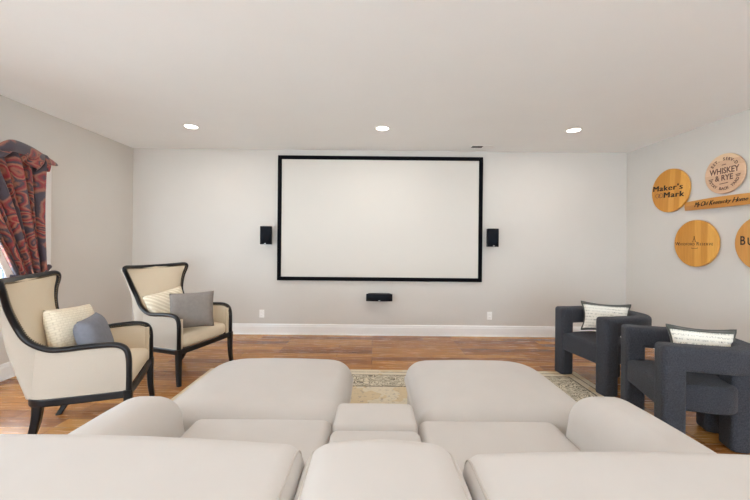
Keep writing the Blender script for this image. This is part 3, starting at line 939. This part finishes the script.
t = wall_thing('barrel_head_sign', 'round pale honey wooden sign with large condensed capitals, cut by the right edge', 'sign', 3.275, 1.395, 'round wall signs', .0)
round_board(t, .275, TH, GAP, M['barrel_end'], M['char'])
b = MB()
text_mesh(b, 'B', .125, T(-.196, .022), bold=.002, sx=.76)
text_mesh(b, 'UFFALO', .105, T(.006, .014), bold=.002, sx=.84)
text_mesh(b, 'TRACE', .060, T(.0, -.062), bold=.002, sx=.9, space=1.3)
b.build('lettering', M['ink'], t, smooth=False)

t = wall_thing('barrel_stave_sign', 'long curved honey barrel stave with black script lettering, between the round signs', 'sign', 3.64, 1.835, None, .0)
b = MB(); rr = []
L = .49
for k in range(25):
    u = -1 + 2 * k / 24
    zc = .075 * (1 - u * u) * 0.6 + .012
    hw_ = .058 - .010 * u * u
    rr.append([(u * L, y, zc + z) for y, z in ((-hw_, 0), (hw_, 0), (hw_, .018), (0, .026), (-hw_, .018))])
b.rings(rr); b.build('stave', M['stave'], t, smooth=False)
b = MB()
def on_stave(x0, segs):
    for body, size, x, bold in segs:
        u = x / L; zc = .045 * (1 - u * u) + .012 + .026
        slope = math.atan2(-.09 * u / L, 1)
        text_mesh(b, body, size, Matrix.Translation((x, 0, zc + .0008)) @ Matrix.Rotation(-slope, 4, 'Y'), fat=.0014, shear=.45, space=.86, sx=.9)
word = "My Old Kentucky Home"
xs = -.335
wd_ = {'M': .046, 'O': .040, 'K': .040, 'H': .046, ' ': .016, 'y': .026, 'l': .016, 't': .018, 'm': .040}
for chh in word:
    w_ = wd_.get(chh, .029)
    if chh != ' ': on_stave(0, [(chh, .075 if chh.isupper() else .058, xs + w_ / 2, .0)])
    xs += w_
b.build('script_lettering', M['ink'], t, smooth=False)

# ---------------------------------------------------------------- curtain at the left window
t = thing('paisley_curtain', 'red and navy paisley curtain with valance, tied back at the left window', 'curtain', (XL, 0, 0))
# rod
b = MB(); b.tube([(.10, 1.6, 2.20), (.10, 3.64, 2.20)], .014, 10); b.build('rod', M['lacquer'], t)
def drape(u, v):
    """u across (0 = window middle edge, 1 = outer edge), v down from the rod to the tie"""
    z = 2.20 - v * 1.20
    outer = 3.60 - .02 * math.sin(PI * v)
    g = 1 - (1 - v) ** 1.0
    inner_top, inner_bot = 2.30, 3.31
    inner = inner_top + (inner_bot - inner_top) * v ** .62
    sag = .16 * math.sin(PI * v) * (1 - u) * 0.4
    y = inner + (outer - inner) * u + sag * .2
    width = outer - inner
    fold = math.sin(u * 2 * PI * 8.5 + 1.2 * math.sin(3 * v)) * (.040 - .010 * v) + math.sin(u * 2 * PI * 4.1 + 2) * .018
    x = .135 + fold
    y += .012 * math.cos(u * 2 * PI * 8.5) * (1 - v)
    z -= .04 * (1 - u) * v * 0 
    return (x, y, z)
b = MB(); b.grid(drape, 150, 44, lambda u, v: (u * 1.75, -v * 1.2))
o = b.build('drape', M['paisley'], t, weld=False)
so = o.modifiers.new('solid', 'SOLIDIFY'); so.thickness = .004
# white lining turned out along the leading edge
b = MB(); b.grid(lambda u, v: (lambda p: (p[0] - .02 - .01 * u, p[1] - .002 - u * (.045 + .02 * v), p[2] - .006))(drape(0, v)), 6, 44)
o = b.build('lining', M['lining'], t); so = o.modifiers.new('solid', 'SOLIDIFY'); so.thickness = .003
def tail(u, v):
    z = 1.0 - v * .24
    w = .17 + .06 * v
    y = 3.47 + (u - .5) * w * 2 * .7
    return (.135 + math.sin(u * 2 * PI * 8.5 + 1.0) * (.030 + .01 * v), y, z)
b = MB(); b.grid(tail, 110, 16, lambda u, v: (u * 1.75, -1.2 - v * .24)); b.build('drape_tail', M['paisley'], t, weld=False)
b = MB()
pts = [(.02, 3.66, 1.10), (.09, 3.64, 1.06), (.16, 3.60, 1.03), (.195, 3.53, 1.0), (.195, 3.43, .985), (.18, 3.33, .985), (.12, 3.27, 1.0), (.06, 3.30, 1.02)]
b.tube(catmull(pts, 5), .030, 8, flat=(1.1, .35)); o = b.build('tieback', M['paisley'], t)
b = MB(); b.tube(catmull([(.12, 3.57, 1.02), (.15, 3.62, 1.05), (.15, 3.66, 1.10)], 6), [.012] * 5 + [.022] * 4 + [.026] * 2 + [.02, .004], 8, flat=(1, .4)); b.build('tieback_bow', M['paisley'], t)
# valance: gathered heading with swagged lower edge and a pointed horn past the drape
def valance(u, v):
    y = 2.1 + 1.50 * u
    sw = abs(math.sin(u * PI * 2.6))
    zt = 2.235 + .018 * math.sin(u * 40) + .012 * math.sin(u * 17)
    zb = 2.175 - .11 * sw
    z = zt + (zb - zt) * v
    x = .175 + .035 * math.sin(u * 62 + v * 2) * (0.4 + .6 * v) + .035 * math.sin(PI * v) - .02 * v
    return (x, y, z)
b = MB(); b.grid(valance, 120, 12, lambda u, v: (u * 1.9, v * .35 + .3)); o = b.build('valance', M['paisley'], t, weld=False)
so = o.modifiers.new('solid', 'SOLIDIFY'); so.thickness = .004
b = MB()
P = catmull([(.20, 3.10, 2.18), (.22, 3.17, 2.22), (.21, 3.25, 2.235), (.19, 3.40, 2.225), (.16, 3.56, 2.20), (.12, 3.70, 2.19), (.09, 3.80, 2.185)], 6)
R_ = [.006 + .056 * math.sin(PI * min(1, (k + 1) / len(P)) ** .75) ** .8 * (1 if k < len(P) - 1 else .1) for k in range(len(P))]
b.tube(P, R_, 12, flat=(1.0, .45))
for k in range(len(b.v)): b.uv[k] = (b.v[k][1] * 1.2, b.v[k][2] * 1.2)
b.build('valance_horn', M['paisley'], t, weld=False)
